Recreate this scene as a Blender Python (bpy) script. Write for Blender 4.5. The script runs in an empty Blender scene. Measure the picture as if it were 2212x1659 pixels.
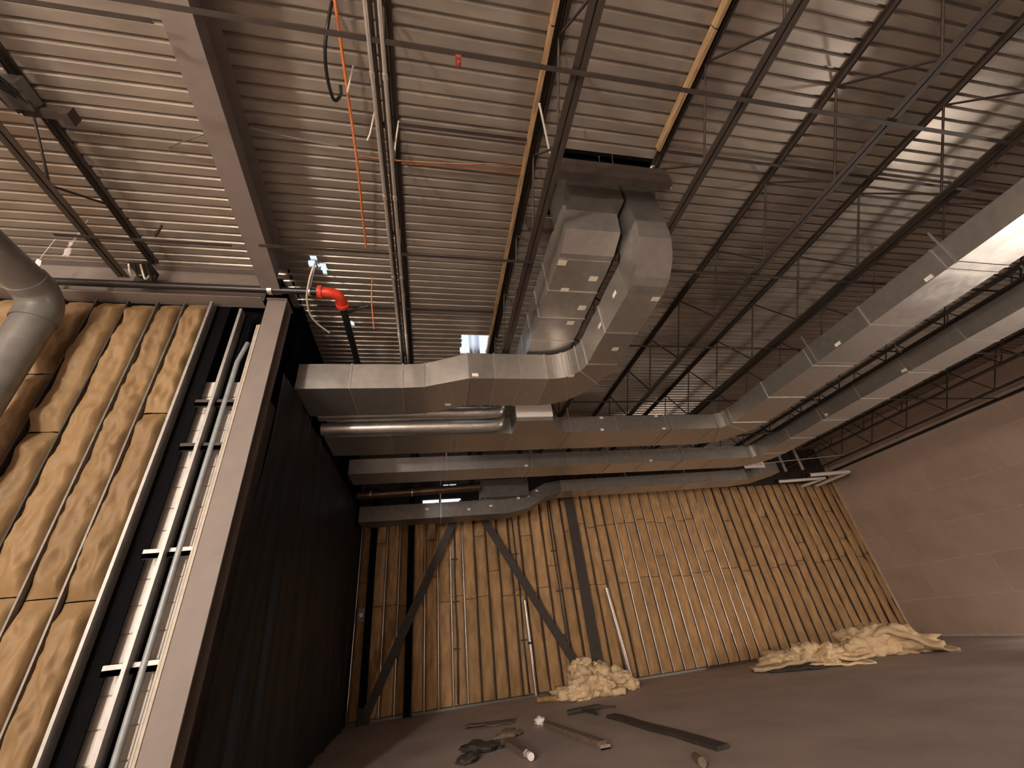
import bpy, bmesh, math, random
from mathutils import Vector, Matrix, noise
random.seed(7)
C = bpy.context.scene.collection
SC = bpy.context.scene

# ------------------------------------------------------------------ camera
cam_d = bpy.data.cameras.new('camera'); cam = bpy.data.objects.new('camera', cam_d); C.objects.link(cam)
cam_d.sensor_fit = 'HORIZONTAL'; cam_d.sensor_width = 36.0; cam_d.lens = 36.0 * 870.0 / 2212.0
cam_d.clip_start = 0.05; cam_d.clip_end = 200
R0 = (0.980145683, -0.168470143, -0.104557405)
R1 = (0.000299365, 0.528582239, -0.848882045)
R2 = (0.198278467, 0.831996771, 0.518138034)
cam.matrix_world = Matrix(((R0[0], -R1[0], -R2[0], 0), (R0[1], -R1[1], -R2[1], 0), (R0[2], -R1[2], -R2[2], 1.6), (0, 0, 0, 1)))
SC.camera = cam

# ------------------------------------------------------------------ world, lamps, exposure
w = bpy.data.worlds.new('sky'); SC.world = w; w.use_nodes = True
nt = w.node_tree; bg = nt.nodes['Background']
sky = nt.nodes.new('ShaderNodeTexSky'); sky.sky_type = 'HOSEK_WILKIE'; sky.turbidity = 2.4
sky.sun_direction = (-0.3, -0.6, 0.74)
hs = nt.nodes.new('ShaderNodeHueSaturation'); hs.inputs['Saturation'].default_value = 0.45     # hazy bright overcast
nt.links.new(sky.outputs['Color'], hs.inputs['Color']); nt.links.new(hs.outputs['Color'], bg.inputs['Color']); bg.inputs['Strength'].default_value = 11.0

def lamp(name, loc, watt, col, size, aim=None, spot=None, blend=0.6):
    d = bpy.data.lights.new(name, 'SPOT' if spot else 'POINT')
    d.energy = watt; d.color = col; d.shadow_soft_size = size
    o = bpy.data.objects.new(name, d); C.objects.link(o); o.location = loc
    if spot:
        d.spot_size = math.radians(spot); d.spot_blend = blend
        o.rotation_euler = (Vector(aim) - Vector(loc)).to_track_quat('-Z', 'Y').to_euler()
    return o
lamp('work_lamp_left', (-5.0, -5.5, 2.6), 1450, (1.0, 0.90, 0.78), 0.22)
lamp('high_fill_lamp', (-5.2, -6.0, 5.35), 1800, (1.0, 0.89, 0.78), 0.30)  # unseen fill lamp, added high behind the camera to lift floor and walls
lamp('side_lamp_left', (-5.4, -1.6, 2.9), 420, (1.0, 0.88, 0.68), 0.12)
lamp('work_lamp_right', (12.0, 3.4, 0.9), 560, (1.0, 0.86, 0.74), 0.40, (5.0, 8.0, 4.6), 150, 0.6)
lamp('floor_lamp_right', (15.6, 8.0, 0.55), 170, (1.0, 0.86, 0.74), 0.08, (11.5, 12.5, 0.0), 130, 0.8)
vs = SC.view_settings
vs.view_transform = 'Standard'; vs.look = 'None'; vs.gamma = 1.0; vs.exposure = 0.22; vs.use_curve_mapping = False
SC.cycles.use_denoising = True
SC.cycles.max_bounces = 8

# ------------------------------------------------------------------ materials
MATS = {}
def mat(name, col, rough=0.6, metal=0.0, var=0.25, scale=6.0, stretch=(1, 1, 1), bump=0.0, bscale=40.0, col2=None, spec=0.5, rvar=0.0, objvar=0.0, bdetail=4):
    m = bpy.data.materials.new(name); m.use_nodes = True; n = m.node_tree.nodes; l = m.node_tree.links
    b = n['Principled BSDF']; b.inputs['Roughness'].default_value = rough; b.inputs['Metallic'].default_value = metal
    b.inputs['Specular IOR Level'].default_value = spec
    tc = n.new('ShaderNodeTexCoord'); mp = n.new('ShaderNodeMapping'); mp.inputs['Scale'].default_value = stretch
    l.new(tc.outputs['Object'], mp.inputs['Vector'])
    nz = n.new('ShaderNodeTexNoise'); nz.inputs['Scale'].default_value = scale; nz.inputs['Detail'].default_value = 5
    l.new(mp.outputs['Vector'], nz.inputs['Vector'])
    rp = n.new('ShaderNodeValToRGB'); rp.color_ramp.elements[0].position = 0.3; rp.color_ramp.elements[1].position = 0.7
    c2 = col2 or tuple(c * (1 - var) for c in col)
    rp.color_ramp.elements[0].color = (*c2, 1); rp.color_ramp.elements[1].color = (*col, 1)
    l.new(nz.outputs['Fac'], rp.inputs['Fac'])
    out = rp.outputs['Color']
    if objvar:
        oi = n.new('ShaderNodeObjectInfo'); hs = n.new('ShaderNodeHueSaturation')
        mr = n.new('ShaderNodeMapRange'); mr.inputs['To Min'].default_value = 1 - objvar; mr.inputs['To Max'].default_value = 1 + objvar
        l.new(oi.outputs['Random'], mr.inputs['Value']); l.new(mr.outputs['Result'], hs.inputs['Value'])
        l.new(out, hs.inputs['Color']); out = hs.outputs['Color']
    l.new(out, b.inputs['Base Color'])
    if rvar:
        r2 = n.new('ShaderNodeMapRange'); r2.inputs['To Min'].default_value = rough - rvar; r2.inputs['To Max'].default_value = rough + rvar
        l.new(nz.outputs['Fac'], r2.inputs['Value']); l.new(r2.outputs['Result'], b.inputs['Roughness'])
    if bump:
        bz = n.new('ShaderNodeTexNoise'); bz.inputs['Scale'].default_value = bscale; bz.inputs['Detail'].default_value = bdetail
        l.new(mp.outputs['Vector'], bz.inputs['Vector'])
        bp = n.new('ShaderNodeBump'); bp.inputs['Strength'].default_value = bump; bp.inputs['Distance'].default_value = 0.02
        l.new(bz.outputs['Fac'], bp.inputs['Height']); l.new(bp.outputs['Normal'], b.inputs['Normal'])
    MATS[name] = m; return m
M = mat
m_deck = M('painted_deck', (0.38, 0.335, 0.29), 0.31, 0.45, 0.30, 1.3, (1, 4, 1), rvar=0.08, objvar=0.08)
m_concrete = M('concrete_floor', (0.44, 0.365, 0.335), 0.6, 0, 0.25, 0.9, bump=0.15, bscale=25)
m_block = M('brown_wall_block', (0.50, 0.395, 0.335), 0.75, 0, 0.12, 1.5, bump=0.1, bscale=60, objvar=0.04)
m_mortar = M('pale_joint', (0.62, 0.51, 0.44), 0.8)
m_cmu = M('white_block', (0.66, 0.63, 0.585), 0.42, 0, 0.12, 5, bump=0.1, bscale=70, objvar=0.05)
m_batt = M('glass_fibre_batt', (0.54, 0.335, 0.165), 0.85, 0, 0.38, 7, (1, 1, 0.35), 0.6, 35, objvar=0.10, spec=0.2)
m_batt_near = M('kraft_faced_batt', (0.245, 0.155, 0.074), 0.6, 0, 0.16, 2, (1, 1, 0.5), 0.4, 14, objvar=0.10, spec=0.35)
m_fibre = M('loose_fibre', (0.92, 0.70, 0.44), 0.9, 0, 0.25, 7, bump=0.7, bscale=30, spec=0.15, objvar=0.08)
m_kraft = M('kraft_paper', (0.62, 0.47, 0.30), 0.7, 0, 0.2, 5, bump=0.4, bscale=12)
m_duct = M('galvanised_duct', (0.56, 0.545, 0.52), 0.37, 0.86, 0.15, 9, bump=0.55, bscale=2.4, bdetail=0, rvar=0.06, objvar=0.12)
m_duct_seam = M('galvanised_seam', (0.62, 0.59, 0.55), 0.35, 0.8, 0.15, 20)
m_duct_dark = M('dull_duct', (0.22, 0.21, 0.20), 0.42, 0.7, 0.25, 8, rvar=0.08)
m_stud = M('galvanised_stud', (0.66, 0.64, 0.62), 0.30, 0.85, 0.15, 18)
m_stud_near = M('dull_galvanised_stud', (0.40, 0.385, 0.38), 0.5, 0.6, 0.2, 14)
m_dullred = M('dull_red_clip', (0.30, 0.06, 0.045), 0.5)
m_steel = M('primed_steel', (0.20, 0.165, 0.15), 0.62, 0.0, 0.12, 5, bump=0.06, bscale=60)
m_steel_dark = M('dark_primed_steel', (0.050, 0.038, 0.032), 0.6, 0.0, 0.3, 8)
m_joist = M('joist_steel', (0.055, 0.040, 0.031), 0.6, 0.05, 0.4, 5, (6, 0.8, 6))
m_tan = M('tan_timber_nailer', (0.46, 0.30, 0.15), 0.7, 0, 0.55, 4, (6, 1, 6))  # light caught by the joist's chord flange, put into the colour
m_black = M('black_pipe', (0.016, 0.015, 0.014), 0.38, 0.0, 0.3, 12)
m_plastic = M('black_polythene', (0.006, 0.006, 0.0065), 0.5, 0, 0.3, 3, (1, 4, .5), 0.25, 6, spec=0.25)
m_void = M('void_black', (0.005, 0.005, 0.006), 0.9, 0, spec=0.05)  # near-black painting the darkness of gaps; also posts, backing and roof lining
m_conduit = M('galvanised_conduit', (0.60, 0.55, 0.50), 0.35, 0.7, 0.15, 20)
m_bluepipe = M('grey_blue_conduit', (0.30, 0.33, 0.35), 0.5, 0.2, 0.2, 12)
m_red = M('red_fitting', (0.80, 0.055, 0.02), 0.4, 0, 0.2, 15)
m_orange = M('orange_cable', (0.75, 0.22, 0.07), 0.5, 0, 0.2, 15)
m_white = M('white_enamel', (0.86, 0.82, 0.79), 0.5, 0, 0.05, 8)
m_paper = M('pale_tape', (0.82, 0.76, 0.66), 0.7, 0, 0.1, 9)
m_cream = M('cream_wire', (0.74, 0.70, 0.60), 0.5, 0, 0.1, 9)
m_ink = M('faint_pink_print', (0.72, 0.55, 0.53), 0.6)
m_wood = M('weathered_board', (0.20, 0.145, 0.105), 0.75, 0, 0.45, 6, (3, 1, 3), 0.2, 30)
m_wood_dark = M('dark_board', (0.055, 0.045, 0.037), 0.7, 0, 0.4, 6)
m_copper = M('reddish_cable', (0.42, 0.17, 0.08), 0.45, 0.3, 0.3, 10)
m_bronze = M('dull_bronze_pipe', (0.16, 0.10, 0.07), 0.35, 0.7, 0.4, 9)
m_fat = M('grey_pipe_jacket', (0.21, 0.20, 0.19), 0.34, 0.25, 0.35, 5)
m_angle = M('cream_angle', (0.44, 0.39, 0.33), 0.5, 0, 0.2, 14)
m_glass = bpy.data.materials.new('window_glass'); m_glass.use_nodes = True
_b = m_glass.node_tree.nodes['Principled BSDF']; _b.inputs['Transmission Weight'].default_value = 1; _b.inputs['Roughness'].default_value = 0.02; _b.inputs['IOR'].default_value = 1.1

# ------------------------------------------------------------------ mesh helpers (world coordinates)
class MB:
    def __init__(s): s.v = []; s.f = []; s.sm = []
    def add(s, vs, fs, smooth=False):
        o = len(s.v); s.v += [Vector(p) for p in vs]
        for f in fs: s.f.append([i + o for i in f]); s.sm.append(smooth)
        return s
    def box(s, a, b):
        x0, y0, z0 = (min(a[i], b[i]) for i in range(3)); x1, y1, z1 = (max(a[i], b[i]) for i in range(3))
        return s.add([(x0,y0,z0),(x1,y0,z0),(x1,y1,z0),(x0,y1,z0),(x0,y0,z1),(x1,y0,z1),(x1,y1,z1),(x0,y1,z1)],
                     [(0,3,2,1),(4,5,6,7),(0,1,5,4),(1,2,6,5),(2,3,7,6),(3,0,4,7)])
    def bar(s, p, q, w, h, up=(0, 0, 1)):
        p = Vector(p); q = Vector(q); d = (q - p).normalized(); up = Vector(up)
        if abs(d.dot(up)) > 0.98: up = Vector((0, 1, 0))
        x = d.cross(up).normalized() * w / 2; y = x.cross(d).normalized() * h / 2
        vs = [p - x - y, p + x - y, p + x + y, p - x + y, q - x - y, q + x - y, q + x + y, q - x + y]
        return s.add(vs, [(0,1,2,3),(7,6,5,4),(0,4,5,1),(1,5,6,2),(2,6,7,3),(3,7,4,0)])
    def prism(s, prof, p, q, up=(0, 0, 1)):
        "extrude a closed 2-D outline (side, up) from p to q"
        p = Vector(p); q = Vector(q); d = (q - p).normalized(); x = d.cross(Vector(up)).normalized(); y = x.cross(d).normalized()
        n = len(prof); vs = [p + x * a + y * b for a, b in prof] + [q + x * a + y * b for a, b in prof]
        return s.add(vs, [tuple(range(n)), tuple(range(2 * n - 1, n - 1, -1))] + [(i, i + n, (i + 1) % n + n, (i + 1) % n) for i in range(n)])
    def tube(s, pts, r, n=8, caps=True):
        pts = [Vector(p) for p in pts]; rs = r if isinstance(r, (list, tuple)) else [r] * len(pts)
        vs = []; fs = []; prev = None
        for i, p in enumerate(pts):
            d = ((pts[min(i + 1, len(pts) - 1)] - pts[max(i - 1, 0)])).normalized()
            if prev is None:
                a = Vector((0, 0, 1)) if abs(d.z) < 0.9 else Vector((1, 0, 0)); x = d.cross(a).normalized()
            else: x = (prev - d * prev.dot(d)).normalized()
            prev = x; y = d.cross(x)
            vs += [p + (x * math.cos(2 * math.pi * k / n) + y * math.sin(2 * math.pi * k / n)) * rs[i] for k in range(n)]
        for i in range(len(pts) - 1):
            for k in range(n): fs.append((i * n + k, i * n + (k + 1) % n, (i + 1) * n + (k + 1) % n, (i + 1) * n + k))
        s.add(vs, fs, True)
        if caps: s.add(vs[:n], [tuple(range(n - 1, -1, -1))]); s.add(vs[-n:], [tuple(range(n))])
        return s
    def sweep(s, secs, caps=True):
        "rings of four corners joined into a rectangular duct"
        vs = [p for r in secs for p in r]; fs = []
        for i in range(len(secs) - 1):
            for k in range(4): fs.append((i * 4 + k, i * 4 + (k + 1) % 4, i * 4 + 4 + (k + 1) % 4, i * 4 + 4 + k))
        if caps: fs += [(3, 2, 1, 0), tuple(len(vs) - 4 + k for k in range(4))]
        return s.add(vs, fs)
    def grid(s, fn, nu, nv, smooth=True):
        vs = [fn(i / nu, j / nv) for j in range(nv + 1) for i in range(nu + 1)]
        return s.add(vs, [(j*(nu+1)+i, j*(nu+1)+i+1, (j+1)*(nu+1)+i+1, (j+1)*(nu+1)+i) for j in range(nv) for i in range(nu)], smooth)
def link(name, mb, m, parent=None, label=None, kind=None, loc=None):
    off = Vector(loc) if loc is not None else (Vector(parent['_w']) if parent is not None and '_w' in parent else Vector((0, 0, 0)))
    me = bpy.data.meshes.new(name); me.from_pydata([v - off for v in mb.v], [], mb.f)
    for p, sm in zip(me.polygons, mb.sm): p.use_smooth = sm
    me.materials.append(m); me.update()
    bm = bmesh.new(); bm.from_mesh(me); bmesh.ops.recalc_face_normals(bm, faces=bm.faces); bm.to_mesh(me); bm.free()
    o = bpy.data.objects.new(name, me); C.objects.link(o)
    if parent is not None:
        o.parent = parent; o['_w'] = tuple(off)
    else:
        o.location = off; o['_w'] = tuple(off)
    if label: o['label'] = label
    if kind: o['kind'] = kind
    return o
def thing(name, label, cat, loc, group=None):
    o = bpy.data.objects.new(name, None); C.objects.link(o); o.location = loc; o.empty_display_size = 0.1
    o['label'] = label; o['category'] = cat; o['_w'] = tuple(loc)
    if group: o['group'] = group
    return o
def solo(name, mb, m, label, cat, group=None):
    xs = [v.x for v in mb.v]; ys = [v.y for v in mb.v]; zs = [v.z for v in mb.v]
    o = link(name, mb, m, loc=((min(xs)+max(xs))/2, (min(ys)+max(ys))/2, min(zs)))
    o['label'] = label; o['category'] = cat
    if group: o['group'] = group
    return o
def struct(name, mb, m, parent=None): return link(name, mb, m, parent, kind='structure')
def copy_part(o, name, d, parent):
    c = o.copy(); c.name = name; C.objects.link(c); c.parent = parent; c.location = Vector(o.location) + Vector(d); return c
def curve_pts(ps, n=6):
    "smooth Catmull-Rom line through points"
    ps = [Vector(p) for p in ps]; out = []
    for i in range(len(ps) - 1):
        a = ps[max(i - 1, 0)]; b = ps[i]; c = ps[i + 1]; d = ps[min(i + 2, len(ps) - 1)]
        for k in range(n):
            t = k / n
            out.append(0.5 * ((2*b) + (c-a)*t + (2*a-5*b+4*c-d)*t*t + (3*b-a-3*c+d)*t**3))
    out.append(ps[-1]); return out
def nz(x, y, z): return noise.noise(Vector((x, y, z)))

# ------------------------------------------------------------------ room levels
ZD = 6.75            # underside of the roof deck
ZB = 5.75            # bottom chord of the joists
YF = 13.5            # far wall
YL = 5.0             # near left wall
XR = 15.9            # right wall
XW = -2.13           # return wall
XO = -8.0            # outer left wall
YB = -9.0            # wall behind the camera
struct('floor', MB().box((XO, YB, -0.2), (XR + .3, YF + .3, 0)), m_concrete)

# ------------------------------------------------------------------ roof deck: ribbed sheets
ceiling = struct('ceiling', MB().box((XO, YB - .05, ZD + .16), (-7.2, YB + .25, ZD + .2)).box((15, YB - .05, ZD + .16), (XR + .3, YB + .25, ZD + .2)), m_deck)
PITCH = 0.14; NR = 6
HOLES = [(-1.80, -1.72, 4.62, 4.64), (-1.84, -1.76, 4.70, 4.73), (-1.74, -1.64, 4.72, 4.74), (-1.70, -1.62, 4.80, 4.86), (0.62, 1.18, 6.42, 7.02), (-1.50, -1.40, 6.10, 6.16), (1.66, 3.02, 2.62, 3.50)]
def deck_sheet(x0, x1, y0):
    mb = MB(); rows = []
    for k in range(NR + 1):
        b = y0 + k * PITCH
        rows += [(b, 0), (b + .094, 0), (b + .100, .036), (b + .116, .036)]
    rows = rows[:-3] if False else rows[:NR * 4 + 2]
    # the last flat laps under the next sheet
    for (ya, za), (yb, zb) in zip(rows, rows[1:]):
        segs = [(x0, x1)]
        for hx0, hx1, hy0, hy1 in HOLES:
            if yb > hy0 and ya < hy1:
                ns = []
                for a, b in segs:
                    if hx1 <= a or hx0 >= b: ns.append((a, b)); continue
                    if hx0 > a: ns.append((a, hx0 + random.uniform(-.02, .02)))
                    if hx1 < b: ns.append((hx1 + random.uniform(-.02, .02), b))
                segs = ns
        lap = -.0015 if yb > y0 + NR * PITCH else 0
        for a, b in segs:
            z = ZD + .002
            mb.add([(a, ya, z + za + lap), (b, ya, z + za + lap), (b, yb, z + zb + lap), (a, yb, z + zb + lap)], [(0, 1, 2, 3)])
    return mb
yy = YB
while yy < YF + .1:
    for xa, xb in ((XO, -2.2), (-2.2, 6.4), (6.4, XR + .3)):
        if xa == XO and yy > YL + .9: continue
        link('deck_sheet', deck_sheet(xa, xb + .03, yy), m_deck, ceiling)
    yy += PITCH * NR

# ------------------------------------------------------------------ walls
mb = MB().box((XO - .2, YB - .3, 0), (XR + .3, YB - .05, ZD + .2)); struct('wall_rear', mb, m_block)
struct('wall_outer', MB().box((XO - .2, YB - .05, 0), (XO, YL + .6, ZD + .2)), m_block)
# right wall: big painted blocks in running bond
wr = struct('wall_right', MB().box((XR, YB, 0), (XR + .3, YF + .3, ZD + .15)), m_mortar)
row = 0; z = 0.05
while z < 6.7:
    h = min(1.0, 6.72 - z); y = YB - [0.0, 1.0, .35, 1.3, .7, 1.6, .2][row % 7]
    while y < YF:
        a = max(y, YB); b = min(y + 2.0, YF)
        if b - a > .05:
            d = random.uniform(.006, .012)
            link('block', MB().box((XR - d, a + .012, z + .012), (XR + .01, b - .012, z + h - .012)), m_block, wr)
        y += 2.0
    row += 1; z += 1.0
# far wall with a clerestory opening
WX0, WX1, WZ0, WZ1 = -0.28, 1.02, 5.38, 5.56
wf = struct('wall_far', MB().box((XW - .3, YF, 0), (XR, YF + .2, WZ0)).box((XW - .3, YF, WZ1), (XR, YF + .2, 5.97)).box((XW - .3, YF, 6.05), (XR, YF + .2, ZD + .15)).box((XW - .3, YF, 5.97), (.42, YF + .2, 6.05)).box((.86, YF, 5.97), (XR, YF + .2, 6.05))
            .box((XW - .3, YF, WZ0), (WX0, YF + .2, WZ1)).box((WX1, YF, WZ0), (XR, YF + .2, WZ1)), m_steel_dark)
win = struct('window_1', MB().box((WX0, YF + .05, WZ0), (WX1, YF + .1, WZ0 + .03)).box((WX0, YF + .05, WZ1 - .03), (WX1, YF + .1, WZ1))
             .box((WX0, YF + .05, WZ0), (WX0 + .03, YF + .1, WZ1)).box((WX1 - .03, YF + .05, WZ0), (WX1, YF + .1, WZ1))
             .box((.27, YF + .05, WZ0), (.31, YF + .1, WZ1)), m_steel_dark)
link('pane', MB().box((WX0 + .03, YF + .07, WZ0 + .03), (.27, YF + .076, WZ1 - .03)), m_glass, win)
link('pane', MB().box((.31, YF + .07, WZ0 + .03), (WX1 - .03, YF + .076, WZ1 - .03)), m_glass, win)

win2 = struct('window_2', MB().box((.42, YF + .05, 5.97), (.86, YF + .1, 5.985)).box((.42, YF + .05, 6.035), (.86, YF + .1, 6.05)).box((.60, YF + .05, 5.97), (.63, YF + .1, 6.05)), m_steel_dark)
link('pane', MB().box((.42, YF + .07, 5.97), (.86, YF + .076, 6.05)), m_glass, win2)
def batt(x0, x1, z0, z1, yface, depth, seed, rough, nu, nvm, m, parent, wr=1.0):
    "one glass-fibre batt bulging out between two studs"
    nv = max(4, int((z1 - z0) * nvm)); ja = random.uniform(-.012, .012); jb = random.uniform(-.012, .012)
    def fn(u, v):
        e = min(u, 1 - u) * 2; ev = min(v, 1 - v) * (z1 - z0) / .15
        bul = (1 - (1 - min(1, e * 2.2)) ** 2) * min(1, .25 + .75 * ev)
        zz = z0 + (z1 - z0) * v; xx = x0 + (x1 - x0) * u + (ja if u < .5 else jb) * math.sin(zz * 2.1 + seed)
        wob = rough * (nz(xx * 5 + seed, zz * 1.6, seed) + .6 * wr * nz(xx * 9, zz * 5 + seed, seed * 2) + .35 * wr * nz(xx * 22, zz * 12, seed))
        return (xx, yface - depth * bul - wob * bul, zz)
    mb = MB().grid(fn, nu, nv)
    return link('insulation_batt', mb, m, parent)
# far wall batts and studs, 0.4 m apart
x = -2.05; k = 0
XS = []
while x < XR - .15:
    XS.append(x); x += 0.375 + random.uniform(-.012, .012)
XS.append(XR - .02)
DARKPOSTS = (-1.68, -0.58)
for k in range(len(XS) - 1):
    a, b = XS[k], XS[k + 1]; cuts = [0.06]
    s1 = 2.55 + random.uniform(-.08, .08) if k % 5 else 3.2
    if k % 4 == 1: cuts += [s1, 4.25 + random.uniform(-.1, .1)]
    else: cuts += [s1]
    if a > 4.6 and a < 9: cuts = [.06, s1, 4.35 + random.uniform(-.1, .1)]
    cuts += [5.36]
    for z0, z1 in zip(cuts, cuts[1:]):
        batt(a + .022, b - .022, z0 + .008, z1 - .008, YF - .01, .07 + random.uniform(-.012, .02), k * 3.7 + z0, .042, 8, 7, m_batt, wf, 1.4)
    pr = .085 if (a < 1.0) else .055
    link('stud', MB().tube([(a, YF - pr + .012, .06), (a, YF - pr + .012, 5.36)], .017, 8), m_stud if a < 1.2 or 6.2 < a < 10 else m_steel_dark, wf)  # metal varied by position to put in lamp streaks and dark grooves
link('sill_track', MB().box((XW, YF - .10, 0), (XR - .02, YF, .055)), m_duct_dark, wf)
struct('trim_1', MB().box((XW, YF - .06, 5.37), (WX0, YF, 5.5)).box((WX1, YF - .06, 5.37), (XR - .02, YF, 5.5)), m_steel_dark)
# pale corner angle where the insulated wall meets the block wall
struct('trim_2', MB().box((XR - .10, YF - .12, 0.02), (XR - .015, YF - .09, 5.6)), m_kraft)

# near left wall: studs, kraft batts, black void and white block beyond
wl = struct('wall_left', MB().box((XO, YL + .12, 0), (-3.16, YL + .3, ZD + .1)), m_void)
nb = [-3.16, -3.49, -3.83, -4.19, -4.57, -4.95, -5.33, -5.71, -6.09, -6.5, -6.9, -7.3, -7.7]
for k in range(len(nb) - 1):
    b, a = nb[k], nb[k + 1]
    if k == 0: cuts = [0.05, 2.27, 4.33, 6.12]
    elif k in (1, 2): cuts = [0.05, 2.28 + .04 * k, 6.12 - .02 * k]
    elif k == 3: cuts = [.05, 2.33, 4.1, 6.1]
    else: cuts = [.05, 2.4 + .3 * (k % 3), 4.9 - .2 * (k % 2), 6.1]
    for z0, z1 in zip(cuts, cuts[1:]):
        batt(a + .018, b - .018, z0 + .006, z1 - .006, YL + .10, .09 + .03 * random.random(), k * 5.3 + z0 + 2, .042, 16, 24, m_batt_near, wl, 2.0)
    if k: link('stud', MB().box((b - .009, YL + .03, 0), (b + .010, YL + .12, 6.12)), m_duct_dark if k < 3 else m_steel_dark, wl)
# end stud, black recess, white block wall behind, mid stud
link('stud', MB().box((-3.14, YL - .02, 0), (-3.11, YL + .12, 6.12)), m_stud_near, wl, 'bright galvanised end stud beside black gap')
link('gap_shade', MB().box((-3.105, YL + .14, 0), (-2.94, YL + .16, 6.3)), m_void, wl)  # black sheet standing in for the dark gap beside the end stud
link('gap_shade', MB().box((-3.2, YL + .32, 4.76), (-2.3, YL + .34, 6.7)), m_void, wl)  # black sheet standing in for the dark void above the white blocks
wm = struct('wall_masonry', MB().box((-3.3, YL + .55, 0), (-2.25, YL + .75, 4.75)).box((-3.3, YL + .26, 0), (-2.25, YL + .55, 4.75)), m_mortar)
z = 0.0; r = 0
while z < 4.7:
    for a, b in (((-3.29, -2.76), (-2.75, -2.26)) if r % 2 else ((-3.29, -2.98), (-2.97, -2.47), (-2.46, -2.26))):
        link('block', MB().box((a, YL + .245, z + .007), (b, YL + .30, z + .238)), m_cmu, wm)
    z += .245; r += 1
link('stud', MB().box((-2.735, YL - .02, 0), (-2.70, YL + .12, 6.0)), m_stud_near, wl, 'bright galvanised stud in front of white blocks')
link('gap_shade', MB().box((-2.70, YL + .12, 0), (-2.635, YL + .14, 6.0)), m_void, wl)  # black strip: shadow beside the mid stud, put into colour
link('stud', MB().box((-2.45, YL - .02, 0), (-2.432, YL + .12, 5.7)).box((-2.424, YL - .03, 0), (-2.397, YL + .08, 5.7)), m_angle, wl, 'cream painted angle beside brown column')
for zz in (4.42, 3.82, 2.62, 1.62, .7):
    link('bridging_channel', MB().box((-2.93, YL + .05, zz), (-2.46, YL + .10, zz + .05)).box((-2.93, YL + .05, zz), (-2.46, YL + .055, zz + .09)), m_steel_dark if zz > 3 else m_stud_near, wl)
solo('conduit', MB().tube([(-2.60, YL + .06, 0), (-2.60, YL + .06, 3.0), (-2.59, YL + .06, 5.1), (-2.58, YL + .16, 5.5)], .032, 10), m_bluepipe,
     'blue grey vertical conduit between white block wall and bright stud', 'conduit')

# return wall behind black plastic
struct('wall_return', MB().box((XW - .3, YL + .76, 0), (XW - .06, YF, ZD + .1)).box((XW - .3, YL + .1, 0), (XW - .2, YL + .76, ZD + .1)), m_void)
def sheet(u, v):
    y = YL + .16 + (YF - .25 - YL - .16) * u; z = 5.0 * v + .02
    out = .10 * nz(y * 3.5, z * .35, 1.7) + .05 * nz(y * 9, z * .6, 4.2) + .012 * nz(y * 30, z * 1.2, 2.0)
    sag = .24 * math.exp(-((y - 7.1) / 1.1) ** 2) * max(0, 1 - v * 1.08) ** .6
    return (XW + .10 + out * (1 - .6 * v) + sag, y, z)
solo('plastic_sheet', MB().grid(sheet, 150, 40), m_plastic, 'wrinkled black plastic sheeting hung over return wall beside brown column', 'sheeting')

# ------------------------------------------------------------------ main steel
def wbeam(p, q, w, h, tf=.018, tw=.012):
    "wide-flange section whose top is p-q"
    a = w / 2; prof = [(-a, 0), (a, 0), (a, -tf), (tw/2, -tf), (tw/2, -h + tf), (a, -h + tf), (a, -h), (-a, -h), (-a, -h + tf), (-tw/2, -h + tf), (-tw/2, -tf), (-a, -tf)]
    return MB().prism(prof, p, q)
t = thing('roof_beam', 'wide brown steel roof beam running from brown column toward the camera', 'beam', (-2.2, 1.0, 6.2))
link('flange_section', wbeam((-2.30 + .075 * (4.86 - YB - .1), YB + .1, ZD - .005), (-2.30, 4.86, ZD - .005), .25, .55), m_steel, t)
t = thing('wall_girder', 'brown steel girder along the top of the near insulated wall', 'beam', (-5, YL, 6.16))
link('flange_section', wbeam((XO + .05, YL + .02, ZD - .005), (-2.46, YL + .02, ZD - .005), .22, .59), m_steel, t)
t = thing('steel_column', 'flat brown steel column standing at the corner of near insulated wall', 'column', (-2.26, YL, 0))
link('flange_section', MB().box((-2.39, YL - .03, .03), (-2.13, YL - .008, 6.19)).box((-2.27, YL - .008, .03), (-2.25, YL + .2, 6.19)).box((-2.39, YL + .2, .03), (-2.13, YL + .222, 6.19)), m_steel, t)
link('base_plate', MB().box((-2.42, YL - .06, 0), (-2.10, YL + .25, .03)), m_steel_dark, t)
link('cap_plate', MB().box((-2.40, YL - .06, 6.175), (-2.12, YL + .25, 6.195)), m_steel, t)
t = thing('steel_column', 'dark steel column against far insulated wall right of chevron braces', 'column', (4.63, 13.25, 0))
link('flange_section', MB().box((4.47, 13.2, .03), (4.79, 13.225, 6.7)).box((4.62, 13.22, .03), (4.64, 13.38, 6.7)), m_steel_dark, t)
link('base_plate', MB().box((4.42, 13.1, 0), (4.84, 13.4, .03)), m_steel_dark, t)
for i, X in enumerate(DARKPOSTS):
    t = thing('steel_post', ('slim black post leftmost on far wall beside electrical box', 'slim black post on far wall crossed by the left diagonal brace')[i], 'column', (X, 13.3, 0))
    link('flange_section', MB().box((X - .09, 13.26, .02), (X + .09, 13.38, 5.9)), m_void, t)
    link('base_plate', MB().box((X - .13, 13.2, 0), (X + .13, 13.39, .02)), m_steel_dark, t)
APX = (1.17, 13.16, 5.6)
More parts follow.
